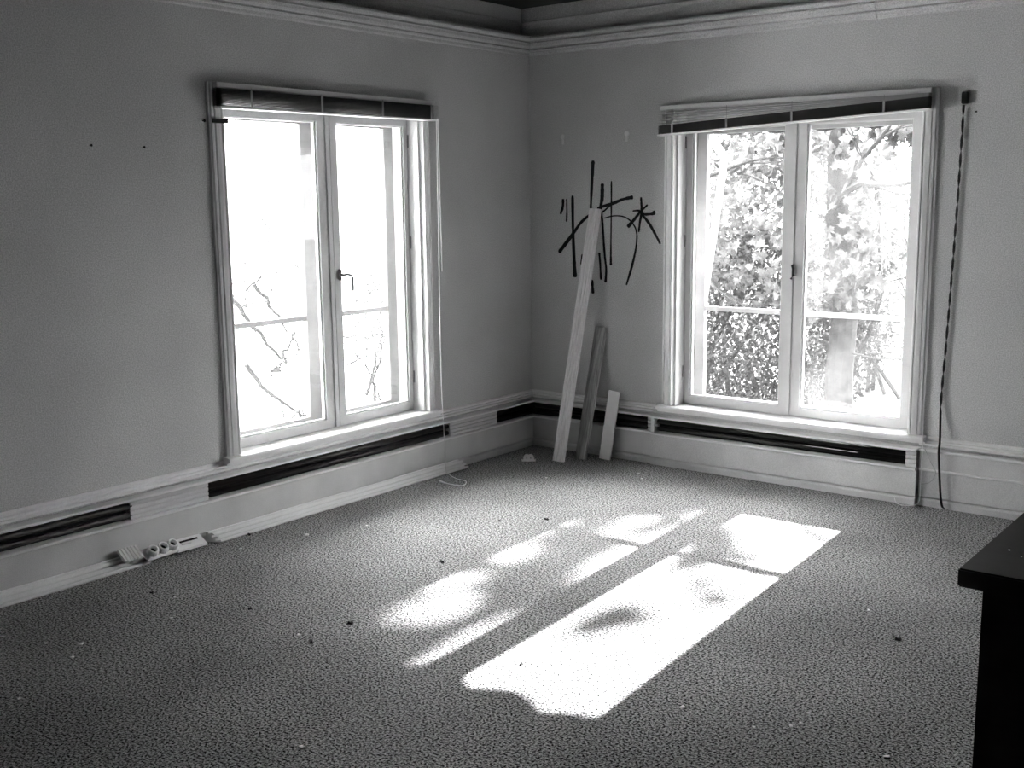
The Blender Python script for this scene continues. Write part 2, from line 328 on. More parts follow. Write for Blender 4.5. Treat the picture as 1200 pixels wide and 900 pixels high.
# ============================================================ windows
def window(W, name, htop, O, u, zg, zo, sashd, outd, mz, films, handle, casing):
    """u: inner sash uprights dict; O opening; zg glass z-range inner; zo glass z-range outer"""
    root = tag(empty(name, W((O[0]+O[1])/2, 0, O[2])), kind='structure')
    def P(mb, nm, mat, parent, **k):
        off = Vector(W((O[0]+O[1])/2, 0, O[2])); mb.v = [tuple(Vector(q)-off) for q in mb.v]
        return mb.build(nm, mat, parent, **k)
    # jambs and head lining
    for a, b in ((O[0]-.0, O[0]+.012), (O[1]-.012, O[1])): P(wbox(MB(), W, a, b, 0, .30, O[2], O[3]), 'jamb', TRIM, root)
    P(wbox(MB(), W, O[0]+.012, O[1]-.012, 0, .30, O[3]-.012, O[3]), 'head_lining', TRIM, root)
    # moulded casing, three lengths
    prof = [(0, 0), (0, .012), (.006, .014), (.010, .022), (.018, .024), (.022, .018), (.028, .018), (.032, .026), (.050, .030), (.060, .030), (.064, .024), (.068, .032), (.076, .032), (.078, 0)]
    cw = casing
    def cas(side):
        e = []
        ztop = htop
        for z, mt in ((O[2]+.022, 0), (ztop, 0)):
            e.append([W((O[0]-(cw)+x*cw/.078) if side < 0 else (O[1]+cw-x*cw/.078), -p, z) for x, p in prof])
        return MB().loft(e)
    P(cas(-1), 'casing', TRIM, root); P(cas(1), 'casing', TRIM, root)
    P(wbox(MB(), W, O[0], O[1], -.022, 0, O[3]-.02, htop), 'head_casing', TRIM, root, bevel=.003)
    # sill board with a nose
    sp = [(-sashd-.05, O[2]-.02), (.030, O[2]-.02), (.034, O[2]-.008), (.052, O[2]-.004), (.056, O[2]+.006), (.056, O[2]+.014), (.050, O[2]+.018), (-sashd-.05, O[2]+.020)]
    e = MB(); inner = [(p, z) for p, z in sp]
    e.loft([[W(O[0]-.0, -p, z) for p, z in inner], [W(O[1], -p, z) for p, z in inner]])
    nose = [(.0, O[2]-.02), (.030, O[2]-.02), (.034, O[2]-.008), (.052, O[2]-.004), (.056, O[2]+.006), (.056, O[2]+.014), (.050, O[2]+.018), (.0, O[2]+.020)]
    e.loft([[W(O[0]-cw-.02, -p, z) for p, z in nose], [W(O[0], -p, z) for p, z in nose]]); e.loft([[W(O[1], -p, z) for p, z in nose], [W(O[1]+cw+.02, -p, z) for p, z in nose]])
    P(e, 'sill_board', TRIM, root)
    # fixed frame behind the sashes
    zb = O[2]+.022; zt = O[3]-.013
    e = MB(); d0, d1 = sashd+.042, outd+.05
    wbox(e, W, O[0]+.012, O[1]-.012, d0, d1, O[2], O[2]+.030); wbox(e, W, O[0]+.012, O[1]-.012, d0, d1, O[3]-.045, O[3]-.012)
    P(e, 'outer_frame', OUTER, root)
    # inner sashes
    for side in (0, 1):
        (ua, ga, gb, ub) = u[side]; s = P(MB(), 'x', SASH, root) if False else None
        e = MB(); t0, t1 = sashd, sashd+.040
        wbox(e, W, ua, ga, t0, t1, zb, zt); wbox(e, W, gb, ub, t0, t1, zb, zt)
        wbox(e, W, ga, gb, t0, t1, zb, zg[0]); wbox(e, W, ga, gb, t0, t1, zg[1], zt)
        s = P(e, 'inner_sash', SASH, root)
        e = MB(); b = .008   # glazing bead
        for q in ((ga, ga+b, zg[0], zg[1]), (gb-b, gb, zg[0], zg[1]), (ga+b, gb-b, zg[0], zg[0]+b), (ga+b, gb-b, zg[1]-b, zg[1])):
            wbox(e, W, q[0], q[1], t0+.012, t0+.028, q[2], q[3])
        P(e, 'glazing_bead', TRIM, s)
        P(wbox(MB(), W, ga+b, gb-b, t0+.018, t0+.021, zg[0]+b, zg[1]-b), 'pane', films[0][side], s)
        # hinges on the jamb side
        hx = (ua-.004) if side == 0 else (ub+.004)
        for hz in (zb+.16, zb+.55*(zt-zb), zt-.20):
            P(MB().tube([W(hx, t0-.004, hz), W(hx, t0-.004, hz+.07)], .006, 8), 'hinge', METAL, s)
        if side == 1:
            # meeting cover strip
            e = wbox(MB(), W, u[0][3]-.018, u[1][0]+.002, t0-.008, t0-.0005, zb, zt) if name == 'window_2' else wbox(MB(), W, u[0][3]-.03, u[0][3]-.002, t0-.008, t0-.0005, zb, zt)
            P(e, 'meeting_strip', SASH, root, bevel=.002)
    # outer sashes
    for side in (0, 1):
        (ua, ga, gb, ub) = u[side+2]; t0, t1 = outd, outd+.036
        e = MB()
        wbox(e, W, ua, ga, t0, t1, zb+.01, zt); wbox(e, W, gb, ub, t0, t1, zb+.01, zt)
        wbox(e, W, ga, gb, t0, t1, zb+.01, zo[0]); wbox(e, W, ga, gb, t0, t1, zo[1], zt)
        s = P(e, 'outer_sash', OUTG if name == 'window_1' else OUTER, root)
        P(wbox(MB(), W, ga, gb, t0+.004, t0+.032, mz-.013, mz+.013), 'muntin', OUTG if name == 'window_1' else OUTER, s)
        for za, zc in ((zo[0], mz-.013), (mz+.013, zo[1])):
            P(wbox(MB(), W, ga, gb, t0+.016, t0+.019, za, zc), 'pane', films[1][side], s)
    # handle
    hu, hz = handle
    e = MB(); e.tube([W(hu, sashd-.010, hz-.030), W(hu, sashd-.010, hz+.030)], .010, 10)
    h = P(e, 'espagnolette_plate', METAL, root)
    P(MB().tube([W(hu, sashd-.01, hz), W(hu, sashd-.04, hz), W(hu+.012, sashd-.05, hz+.002), W(hu+.045, sashd-.05, hz-.004), W(hu+.052, sashd-.05, hz-.02), W(hu+.052, sashd-.05, hz-.09)] if name == 'window_1'
             else [W(hu, sashd-.01, hz+.03), W(hu, sashd-.028, hz+.028), W(hu+.008, sashd-.032, hz+.012), W(hu+.008, sashd-.032, hz-.025), W(hu-.004, sashd-.03, hz-.045)], .007, 8), 'handle', METAL if name == 'window_1' else BLACK, h, smooth=True)
    return root
uL = [(-2.372, -2.330, -1.725, -1.640), (-1.632, -1.585, -1.075, -1.044), (-2.372, -2.31, -1.735, -1.652), (-1.648, -1.565, -1.115, -1.044)]
uL[1] = (-1.632, -1.585, -1.078, -1.046)
window(WL, 'window_1', 2.143, OL, uL, (.430, 2.004), (.435, 1.995), .078, .195, .975, ((GL_CLEAR, GL_CLEAR), (GL_HAZY, GL_HAZY)), (-1.602, 1.205), .072)
uR = [(1.078, 1.116, 1.688, 1.752), (1.756, 1.814, 2.384, 2.447), (1.078, 1.140, 1.640, 1.708), (1.712, 1.768, 2.338, 2.447)]
window(WR, 'window_2', 2.114, OR, uR, (.415, 1.978), (.405, 1.955), .088, .215, .933, ((GL_CLEAR, GL_CLEAR), (GL_CLEAR, GL_DUSTY)), (1.762, 1.185), .072)

# ============================================================ venetian blinds
def blind(W, name, lab, u0, u1, head_z, slats, stack, n_stack, tapes):
    root = empty(name, W((u0+u1)/2, -.055, head_z)); tag(root, lab, 'blind', 'raised venetian blinds over the windows')
    off = Vector(W((u0+u1)/2, -.055, head_z))
    def P(mb, nm, mat, bevel=0): mb.v = [tuple(Vector(q)-off) for q in mb.v]; return mb.build(nm, mat, root, bevel)
    P(wbox(MB(), W, u0, u1, -.062, -.036, head_z-.024, head_z), 'headrail', TRIM, .002)
    def slat(zl, zr, mat, th=.0016, nm='slat', wd=.05, crown=.003):
        e = MB(); r = []
        for uu, z in ((u0+.003, zl), (u1-.003, zr)):
            q = [W(uu, -.036-wd*k/4, z+crown*(1-((k-2)/2)**2)) for k in range(5)]
            q += [W(uu, -.036-wd*k/4, z-th+crown*(1-((k-2)/2)**2)) for k in (4, 3, 2, 1, 0)]
            r.append(q)
        e.loft(r); P(e, nm, mat)
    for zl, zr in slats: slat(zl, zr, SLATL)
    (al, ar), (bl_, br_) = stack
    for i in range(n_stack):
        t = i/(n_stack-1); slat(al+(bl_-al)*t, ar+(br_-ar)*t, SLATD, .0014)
    e = MB(); 
    r = [[W(uu, d, z+dz) for d, dz in ((-.034, -.004), (-.034, -.012), (-.088, -.012), (-.088, -.004))] for uu, z in ((u0-.004, bl_), (u1+.004, br_))]
    e.loft(r); P(e, 'bottom_rail', TRIM)
    for tu in tapes:
        t = (tu-u0)/(u1-u0); z0 = bl_+(br_-bl_)*t-.004; e = MB(); wbox(e, W, tu-.006, tu+.006, -.0905, -.0885, z0, al+(ar-al)*t+.003); P(e, 'ladder_tape', METAL)
        e = MB(); wbox(e, W, tu-.001, tu+.001, -.0885, -.0875, z0, head_z-.02); P(e, 'ladder_cord', METAL)
    return root
b1 = blind(WL, 'venetian_blind', 'dark venetian blind drawn up level above the left window', -2.445, -.955, 2.140,
      [], ((2.108, 2.112), (2.034, 2.042)), 14, (-2.27, -1.83, -1.40, -1.02))
b2 = blind(WR, 'venetian_blind', 'crookedly raised venetian blind above the right window, slats fanned at its left end', .985, 2.512, 2.108,
      [(2.074, 2.082), (2.058, 2.078), (2.042, 2.074), (2.026, 2.070), (2.010, 2.066)], ((1.996, 2.064), (1.952, 2.014)), 18, (1.08, 1.42, 1.80, 2.29))
# cords
def pathtube(name, lab, cat, pts, r, mat, n=6, group=None):
    o = MB().tube(smooth_path(pts, n), r, 6).build(name, mat, smooth=True); return tag(o, lab, cat, group)
pathtube('blind_wand', 'thin pale wand hanging from the right end of the left blind', 'wand', [(.105, -.985, 2.04), (.10, -.975, 1.7), (.095, -.965, 1.19)], .003, WHITEB)
pathtube('pull_cord', 'thin white pull cord hanging beside the left window to a loop on the carpet', 'cord',
         [(.108, -1.000, 2.03), (.104, -1.000, 1.3), (.104, -1.003, .6), (.106, -.995, .3), (.106, -.985, .06), (.115, -.975, .008), (.229, -1.031, .006), (.312, -1.045, .006), (.362, -1.126, .006), (.299, -1.148, .006), (.215, -1.142, .006)], .0022, WHITEB)
tag(MB().tube([(.245, -1.149, .007), (.20, -1.140, .007)], [.004, .007], 8).build('cord_tassel', PLASTIC), 'small white cord tassel on the carpet at the end of the pull cord', 'tassel')
pathtube('bell_wire', 'thin white wire down the right casing curling onto the carpet', 'wire',
         [(2.546, -.036, 1.977), (2.548, -.036, .859), (2.550, -.05, .44), (2.556, -.064, .30), (2.556, -.062, .107), (2.55, -.07, .02), (2.50, -.10, .005), (2.447, -.085, .005), (2.43, -.078, .03)], .0022, WHITEB)
pathtube('bell_wire', 'hair-thin wire loop across the baseboard right of the box', 'wire',
         [(2.566, -.053, .305), (2.60, -.056, .24), (2.625, -.052, .19), (2.60, -.045, .135), (2.552, -.042, .115)], .0012, METAL)
# twisted black cable strip
def cable():
    root = empty('wall_cable', (2.66, 0, 2.03)); tag(root, 'twisted flat black cable hanging down the wall right of the right window', 'cable')
    pts = smooth_path([(2.655, -.012, 2.02), (2.652, -.012, 1.68), (2.644, -.012, 1.29), (2.632, -.012, .86), (2.622, -.014, .56), (2.634, -.040, .36), (2.638, -.060, .29), (2.652, -.058, .12), (2.664, -.056, .03), (2.68, -.066, .012), (2.70, -.075, .012)], 16)
    rings = []; L = 0; prev = Vector(pts[0])
    for i, p in enumerate(pts):
        p = Vector(p); L += (p-prev).length; prev = p; a = L*math.pi/.085 if p.z > .5 else 1.1; hw, ht = .0065, .0018
        ax = Vector((math.cos(a), math.sin(a), 0)); ay = Vector((-math.sin(a), math.cos(a), 0)); o = Vector((0, 0, 0))
        rings.append([p-Vector((2.66, 0, 2.03))+s*hw*ax+t*ht*ay for s, t in ((-1, -1), (1, -1), (1, 1), (-1, 1))])
    MB().loft(rings).build('cord', BLACK, root)
    MB().box((-.014, -.026, -.005), (.014, -.0005, .052)).build('junction_box', BLACK, root, bevel=.003)
cable()
# strap and hook left of left window
tag(MB().box((.034, -2.462, 1.957), (.038, -2.372, 1.977), Matrix.Translation((0, 0, 0))).build('strap', BLACK), 'short black perforated strap across the top of the left window casing', 'strap')
tag(MB().tube([(0, -2.488, 1.966), (.012, -2.488, 1.966), (.014, -2.488, 1.966)], [.003, .003, .008], 8).build('wall_hook', BLACK), 'small black hook in the wall left of the left window casing', 'hook')
for (yy, zz, lb) in ((-3.067, 1.839, 'left of the two black nails in the left wall'), (-2.812, 1.839, 'right of the two black nails in the left wall')):
    tag(MB().tube([(0, yy, zz), (.010, yy, zz), (.012, yy, zz)], [.002, .002, .006], 8).build('nail', BLACK), lb, 'nail', 'nails in the walls')
tag(MB().tube([(2.715, 0, 1.985), (2.715, -.010, 1.985), (2.715, -.012, 1.985)], [.002, .002, .005], 8).build('nail', BLACK), 'tiny black nail in the wall right of the cable box', 'nail', 'nails in the walls')
for (xx, lb) in ((.262, 'white wall plug near the room corner above the graffiti'), (.727, 'white wall plug between graffiti and right window blind')):
    r = empty('wall_plug', (xx, 0, 1.967)); tag(r, lb, 'wall plug', 'white plugs above the graffiti')
    MB().tube([(0, 0, 0), (0, -.012, .002), (0, -.014, .002)], [.013, .015, .010], 10).build('plug', PLASTIC, r)
    MB().box((-.006, -.012, -.045), (.006, 0, -.008)).build('shank', PLASTIC, r, bevel=.002)
# graffiti
g = empty('graffiti', (.6, 0, 1.4)); tag(g, 'black sprayed tag of strokes and a star on the wall between corner and right window', 'graffiti')
for st in STROKES:
    p = smooth_path(st, 8); rings = []
    for i, (x, z, wd) in enumerate(p):
        a = p[max(i-1, 0)]; b = p[min(i+1, len(p)-1)]; d = Vector((b[0]-a[0], b[1]-a[1])); d.normalize() if d.length else None
        n = Vector((-d.y, d.x)); hw = wd*.68*(1+random.uniform(-.12, .12)); hw *= .6 if i in (0, len(p)-1) else 1
        rings.append([(x-.6+n.x*hw, -.0018, z-1.4+n.y*hw), (x-.6-n.x*hw, -.0018, z-1.4-n.y*hw), (x-.6-n.x*hw, -.0002, z-1.4-n.y*hw), (x-.6+n.x*hw, -.0002, z-1.4+n.y*hw)])
    MB().loft(rings).build('stroke', SPRAY, g)

# ============================================================ planks
def plank(name, lab, b, t, width, prof, mat, twist=0):
    b = Vector(b); t = Vector(t); L = (t-b).length; z = (t-b).normalized(); y = Vector((0, 1, 0)); y = (y-z*y.dot(z)).normalized(); x = y.cross(z)
    R = Matrix((x, y, z)).transposed().to_4x4() @ Matrix.Rotation(twist, 4, 'Z'); R.translation = b
    n = 12; rings = [[(px*width, py, L*i/n) for px, py in prof] for i in range(n+1)]
    o = MB().loft(rings).build(name, mat); o.matrix_world = R; return tag(o, lab, 'plank')
T = .018
groove = [(-.5, T), (-.5, .004), (-.47, .0), (-.36, 0), (-.34, .004), (-.30, .004), (-.28, -.002), (-.12, -.004), (-.10, .002), (-.06, .002), (-.04, -.003), (.14, -.004), (.16, .002), (.20, .002), (.22, -.001), (.36, -.001), (.39, .005), (.43, .005), (.45, 0), (.5, .002), (.5, T)]
plank('moulded_plank', 'tallest leaning plank, whitewashed and grooved, in front of the graffiti', (.447, -.335, .001), (.512, -.026, 1.53), .078, groove, WOODL, .12)
half = [(-.5, .016)]+[(-.5+k/10, .004-.010*math.sin(math.pi*k/10)) for k in range(9)]+[(.34, .004), (.38, .006), (.44, .004), (.5, .006), (.5, .016)]
plank('rounded_plank', 'grey worn plank with rounded face, middle of the three leaning planks', (.523, -.205, .001), (.553, -.024, .806), .078, half, WOODG, .1)
plank('short_board', 'short plain white board, lowest of the three leaning planks', (.650, -.125, .001), (.686, -.072, .424), .076, [(-.5, .012), (-.5, .001), (-.49, 0), (.49, 0), (.5, .001), (.5, .012)], WHITEB, .1)

# ============================================================ sockets and plates
def ring(cx, cy, cz, r, n, nx=Vector((1, 0, 0)), ny=Vector((0, 1, 0))):
    return [Vector((cx, cy, cz))+r*math.cos(2*math.pi*k/n)*nx+r*math.sin(2*math.pi*k/n)*ny for k in range(n)]
def socket_cup(root, cx, cy, z0, r, h):
    """round cup with a recessed floor and pin holes"""
    rs = [ring(cx, cy, z0, r, 16), ring(cx, cy, z0+h*.8, r*.96, 16), ring(cx, cy, z0+h, r*.86, 16), ring(cx, cy, z0+h, r*.62, 16), ring(cx, cy, z0+h*.4, r*.55, 16)]
    c = MB().loft(rs).build('socket_cup', PLASTIC, root)
    MB().tube([(cx, cy, z0+h*.3), (cx, cy, z0+h*.45)], r*.52, 12).build('cup_floor', BLACK, c)
    for s in (-1, 1): MB().tube([(cx+s*r*.25, cy, z0+h*.41), (cx+s*r*.25, cy, z0+h*.46)], r*.14, 8).build('pin_hole', BLACK, c)
s3 = empty('triple_socket', (.085, -2.905, .038)); s3.rotation_euler = (0, math.radians(38), math.radians(4)); tag(s3, 'white triple socket block lying tilted on the floor by the left wall', 'socket')
MB().loft([[(-.033, -.10, 0), (.033, -.10, 0), (.033, .085, 0), (-.033, .085, 0)], [(-.033, -.10, .006), (.033, -.10, .006), (.033, .085, .006), (-.033, .085, .006)], [(-.026, -.088, .012), (.026, -.088, .012), (.026, .074, .012), (-.026, .074, .012)]]).build('base_plate', PLASTIC, s3)
for k in (-.060, -.006, .048): socket_cup(s3, 0, k, .012, .027, .026)
vt = empty('ribbed_vent', (.083, -3.065, .062)); vt.rotation_euler = (0, math.radians(35), 0); tag(vt, 'small ribbed white plate leaning on the strip end, left of the triple socket', 'vent plate')
MB().box((-.038, -.050, 0), (.038, .050, .003)).build('back_plate', PANEL, vt)
for k in range(6): MB().box((-.036, -.046+k*.0165, .003), (.036, -.046+k*.0165+.0095, .009)).build('rib', PLASTIC, vt)
cp = empty('cover_plate', (.085, -2.755, .036)); cp.rotation_euler = (0, math.radians(28), math.radians(-3)); tag(cp, 'white rectangular cover plate lying tilted right of the triple socket', 'cover plate')
MB().loft([[(-.04, -.085, 0), (.04, -.085, 0), (.04, .075, 0), (-.04, .075, 0)], [(-.034, -.079, .008), (.034, -.079, .008), (.034, .069, .008), (-.034, .069, .008)]]).build('plate', PLASTIC, cp)
MB().box((-.016, -.05, .008), (-.006, .045, .010)).build('slot', SLOT, cp); MB().box((-.003, -.05, .008), (.012, .0, .014)).build('rocker', PLASTIC, cp, bevel=.002)
c4 = empty('corner_socket', (.292, -.425, .0)); c4.rotation_euler = (0, 0, math.radians(38)); tag(c4, 'small white socket insert lying alone on dark carpet near the room corner', 'socket')
MB().box((-.043, -.012, .0), (.043, .02, .010)).build('base_plate', PLASTIC, c4, bevel=.002)
MB().loft([[(-.034, -.006, .010), (.034, -.006, .010), (.034, .016, .010), (-.034, .016, .010)], [(-.030, -.004, .03), (.030, -.004, .03), (.030, .014, .03), (-.030, .014, .03)], [(-.020, -.002, .042), (.020, -.002, .042), (.020, .012, .042), (-.020, .012, .042)]]).build('body', PLASTIC, c4)
for s in (-1, 1):
    MB().tube([(s*.012, -.0045, .020), (s*.012, -.0062, .020)], .0035, 8).build('pin_hole', BLACK, c4)
    MB().box((s*.036-.003, -.004, .010), (s*.036+.003, .004, .034)).build('claw', METAL, c4)
MB().box((-.004, -.004, .042), (.004, .008, .047)).build('screw', METAL, c4)

# ============================================================ desk
dk = empty('desk', (3.64, -3.19, 0)); tag(dk, 'black wooden desk cut off by the right edge of the photo', 'desk')
MB().box((0, 0, .706), (.86, 1.65, .75)).build('tabletop', DESK, dk, bevel=.004)
MB().box((.045, .045, 0), (.80, .075, .706)).build('side_panel', DESK, dk, bevel=.002)
MB().box((.045, 1.575, 0), (.80, 1.605, .706)).build('side_panel', DESK, dk, bevel=.002)
MB().box((.055, .075, .12), (.075, 1.575, .706)).build('back_panel', DESK, dk)
for a in (.08, 1.13):
    for k in range(3):
        d_ = MB().box((.10, a, .12+k*.19), (.79, a+.44, .30+k*.19)).build('drawer', DESK, dk, bevel=.003)
        MB().box((.79, a+.16, .20+k*.19), (.81, a+.28, .215+k*.19)).build('drawer_pull', METAL, d_, bevel=.003)
# crumbs on the desk, flakes on the carpet
flake = MB().loft([[(-.006, -.003, 0), (.005, -.005, 0), (.007, .004, 0), (-.004, .005, 0)], [(-.005, -.002, .003), (.004, -.004, .002), (.006, .003, .003), (-.003, .004, .002)]]).build('paint_flake', PLASTIC)
flake_d = MB().loft([[(-.006, -.003, 0), (.005, -.005, 0), (.009, .002, 0), (-.004, .005, 0)], [(-.005, -.002, .008), (.002, -.003, .004), (.006, .001, .007), (-.003, .003, .003)]]).build('dirt_crumb', BLACK)
def scatter(src, pts, lab, cat, group, z=0, smin=.7, smax=1.5):
    for i, (x, y) in enumerate(pts):
        o = src if i == 0 else src.copy()
        if i: COL.objects.link(o)
        o.location = (x, y, z); o.rotation_euler = (0, 0, random.uniform(0, 6.3)); s = random.uniform(smin, smax); o.scale = (s, s, s); tag(o, lab, cat, group)
PALE = [(x, y) for x, y in PALE if not (x > 3.6 and y > -3.3)]
scatter(flake, PALE, 'tiny pale paint flake on the grey carpet', 'paint flake', 'pale paint flakes scattered on the carpet', smin=.8, smax=1.9)
scatter(flake_d, DARK, 'tiny dark crumb of dirt on the grey carpet', 'crumb', 'dark crumbs scattered on the carpet', smin=.9, smax=1.7)
f2 = flake.copy(); COL.objects.link(f2)
f3 = flake.copy(); COL.objects.link(f3)
for o, p, lb in ((f2, (3.699, -2.985, .7505), 'larger pale flake on the black desk top'), (f3, (3.735, -3.02, .7505), 'smaller pale flake on the black desk top, nearer the front edge')):
    o.location = p; o.scale = (.6, .6, .6); o['label'] = lb; o['group'] = 'pale flakes on the desk'
f3.scale = (.4, .4, .4)
# ============================================================ awning outside the right window
aw = empty('awning', (1.76, .31, 2.32)); tag(aw, 'white canvas awning with dark-edged scalloped valance outside the right window', 'awning')
AX0, AX1, LOB = .695, 2.735, .2914
def scz(x): return 1.966+.038*abs(math.sin(math.pi*((x-2.01)/LOB+.5)))*0 + .038*(1-abs(math.cos(math.pi*(x-2.01)/LOB)))**.9
o_ = Vector((1.76, .31, 2.32))
def Paw(mb, nm, mat): mb.v = [tuple(Vector(q)-o_) for q in mb.v]; return mb.build(nm, mat, aw)
Paw(MB().loft([[(AX0, .31, 2.32), (AX0, .31, 2.324), (AX1, .31, 2.324), (AX1, .31, 2.32)], [(AX0, .55, 2.09), (AX0, .55, 2.094), (AX1, .55, 2.094), (AX1, .55, 2.09)]]), 'canopy', CANVAS)
N_ = 140
Paw(MB().loft([[(x, .550, 2.094), (x, .553, 2.094), (x, .553, scz(x)), (x, .550, scz(x))] for x in [AX0+(AX1-AX0)*i/N_ for i in range(N_+1)]]), 'valance', CANVAS)
Paw(MB().tube([(AX0+(AX1-AX0)*i/N_, .551, scz(AX0+(AX1-AX0)*i/N_)) for i in range(N_+1)], .007, 6), 'valance_piping', BLACK)
Paw(MB().tube([(AX0, .545, 2.094), (AX1, .545, 2.094)], .010, 8), 'front_bar', METAL)
for x in (AX0+.02, AX1-.02): Paw(MB().tube([(x, .31, 2.10), (x, .545, 2.09)], .008, 8), 'arm', METAL)

# ============================================================ loose leaf hanging open outside
lf = empty('loose_window_leaf', (1.075, .262, 1.99)); tag(lf, 'loose white window leaf hanging open outside the left half of the right window', 'window leaf')
Q = [Vector((0, 0, 0)), Vector((-.03, .44, -.15)), Vector((-.13, .02, -1.57)), Vector((-.02, -.0, -1.62))]
A, B_, C_, D_ = [Vector(q) for q in ((0, 0, 0), (-.06, .42, -.15), (-.115, .12, -1.62), (0, 0, -1.60))]
def bar(nm, p, q, w=.02, d=.014):
    z = (q-p).normalized(); x = Vector((1, 0, 0)); x = (x-z*x.dot(z)).normalized(); y = z.cross(x)
    MB().loft([[p+s*d*x+t*w*y for s, t in ((-1, -1), (1, -1), (1, 1), (-1, 1))], [q+s*d*x+t*w*y for s, t in ((-1, -1), (1, -1), (1, 1), (-1, 1))]]).build(nm, TRIM, lf)
bar('stile', A+Vector((0, .02, 0)), D_+Vector((0, .02, 0))); bar('stile', B_, C_); bar('rail', A+Vector((0, .03, 0)), B_+Vector((0, .01, -.01))); bar('rail', D_+Vector((0, .03, 0)), C_)

# ============================================================ outside
tag(MB().loft([[(-.31, .31, z), (45, .31, z), (45, 62, z), (-44.7, 62, z)] for z in (-.75, -.65)]).build('ground', LAWN), kind='structure')
tag(MB().loft([[(-.31, -40, z), (-.31, .31, z), (-44.7, 62, z), (-90, 62, z), (-90, -40, z)] for z in (-.75, -.65)]).build('ground', GROUND), kind='structure')
MAPLE = [(0, 0), (.10, .12), (.42, .02), (.36, .22), (.52, .36), (.30, .42), (.34, .62), (.14, .56), (0, 1.0), (-.14, .56), (-.34, .62), (-.30, .42), (-.52, .36), (-.36, .22), (-.42, .02), (-.10, .12)]
OVAL = [(0, 0), (.22, .25), (.26, .55), (0, 1.0), (-.26, .55), (-.22, .25)]
def leafpts(shape, c, s):
    n = Vector((random.gauss(0, 1), random.gauss(0, 1)-.6, random.gauss(0, .8)+.5)).normalized()
    a = n.cross(Vector((random.gauss(0, 1), random.gauss(0, 1), random.gauss(0, 1)))).normalized(); b = n.cross(a)
    return [Vector(c)+s*(x*a+(y-.4)*b) for x, y in shape]
def cloud(mb, c, rad, n, size, shape=OVAL, accept=None):
    for _ in range(n):
        for _t in range(8):
            d = Vector((random.gauss(0, 1), random.gauss(0, 1), random.gauss(0, 1))).normalized()*random.uniform(.45, 1)**.5
            p = Vector((c[0]+d.x*rad[0], c[1]+d.y*rad[1], c[2]+d.z*rad[2]))
            if accept is None or accept(p): break
        else: continue
        k = len(mb.v); mb.v += [tuple(q) for q in leafpts(shape, p, size*random.uniform(.6, 1.3))]; mb.f.append(tuple(range(k, k+len(shape))))
def raw(mb, nm, mat, parent):
    off = parent.location; mb.v = [(x-off.x, y-off.y, z-off.z) for x, y, z in mb.v]
    me = bpy.data.meshes.new(nm); me.from_pydata(mb.v, [], mb.f); me.materials.append(mat); o = bpy.data.objects.new(nm, me); COL.objects.link(o); o.parent = parent; return o
def branch(mb, p, d, L, r, depth, leaves=None, wig=.25):
    pts = [Vector(p)]; dv = Vector(d).normalized(); n = 5
    for i in range(n):
        dv = (dv+Vector((random.gauss(0, wig), random.gauss(0, wig), random.gauss(0, wig)))*.5).normalized(); pts.append(pts[-1]+dv*L/n)
    mb.tube(pts, [r*(1-.6*i/n) for i in range(n+1)], 6)
    if leaves is not None: leaves += pts[2:]
    if depth:
        for k in range(3):
            q = pts[random.randint(2, n)]; nd = (dv+Vector((random.gauss(0, .7), random.gauss(0, .7), random.gauss(0, .6)))).normalized()
            branch(mb, q, nd, L*.6, r*.45, depth-1, leaves, wig)
def sunlane(p): return p.y > .4 and (p.x+.062*p.y) > .95 and (p.x+.062*p.y) < 2.6 and p.z < .42+.548*p.y+1.9 and p.z > .3+.548*p.y
def out_of_lane(p): return not sunlane(p) and p.z > -.6 and p.y > .7
# 1 dense shrub filling the lower left of the right window's view
sh = empty('dense_shrub', (-.6, 4.6, -.65)); tag(sh, 'dense dark leafy shrub filling the left half of the right window view', 'shrub')
e = MB(); tips = []
for k in range(10): branch(e, (-.9+random.uniform(-1.1, 1.2), 4.4+random.uniform(-.5, .5), -.65), (random.gauss(0, .3), random.gauss(0, .2), 1), 1.9, .03, 2, tips, .3)
raw(e, 'stems', BARK, sh)
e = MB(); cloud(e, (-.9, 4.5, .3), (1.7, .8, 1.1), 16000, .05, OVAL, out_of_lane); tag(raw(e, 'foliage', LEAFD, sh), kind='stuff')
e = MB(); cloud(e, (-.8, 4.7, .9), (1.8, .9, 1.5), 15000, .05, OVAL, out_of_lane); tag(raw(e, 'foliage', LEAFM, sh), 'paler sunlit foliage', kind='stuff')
# 2 pale bush behind right pane
s2 = empty('pale_bush', (-.1, 7, -.65)); tag(s2, 'pale sunlit bush behind the thick trunk in the right half of the right window', 'bush')
e = MB()
for k in range(9): branch(e, (-.2+random.uniform(-.9, 1.0), 6.6+random.uniform(-.3, .3), -.65), (random.gauss(0, .3), 0, 1), 2.2, .025, 2, None, .35)
raw(e, 'stems', BARK, s2)
e = MB(); cloud(e, (-.9, 7, 1.3), (2.8, .9, 1.7), 13000, .07, OVAL, out_of_lane); tag(raw(e, 'foliage', LEAFL, s2), kind='stuff')
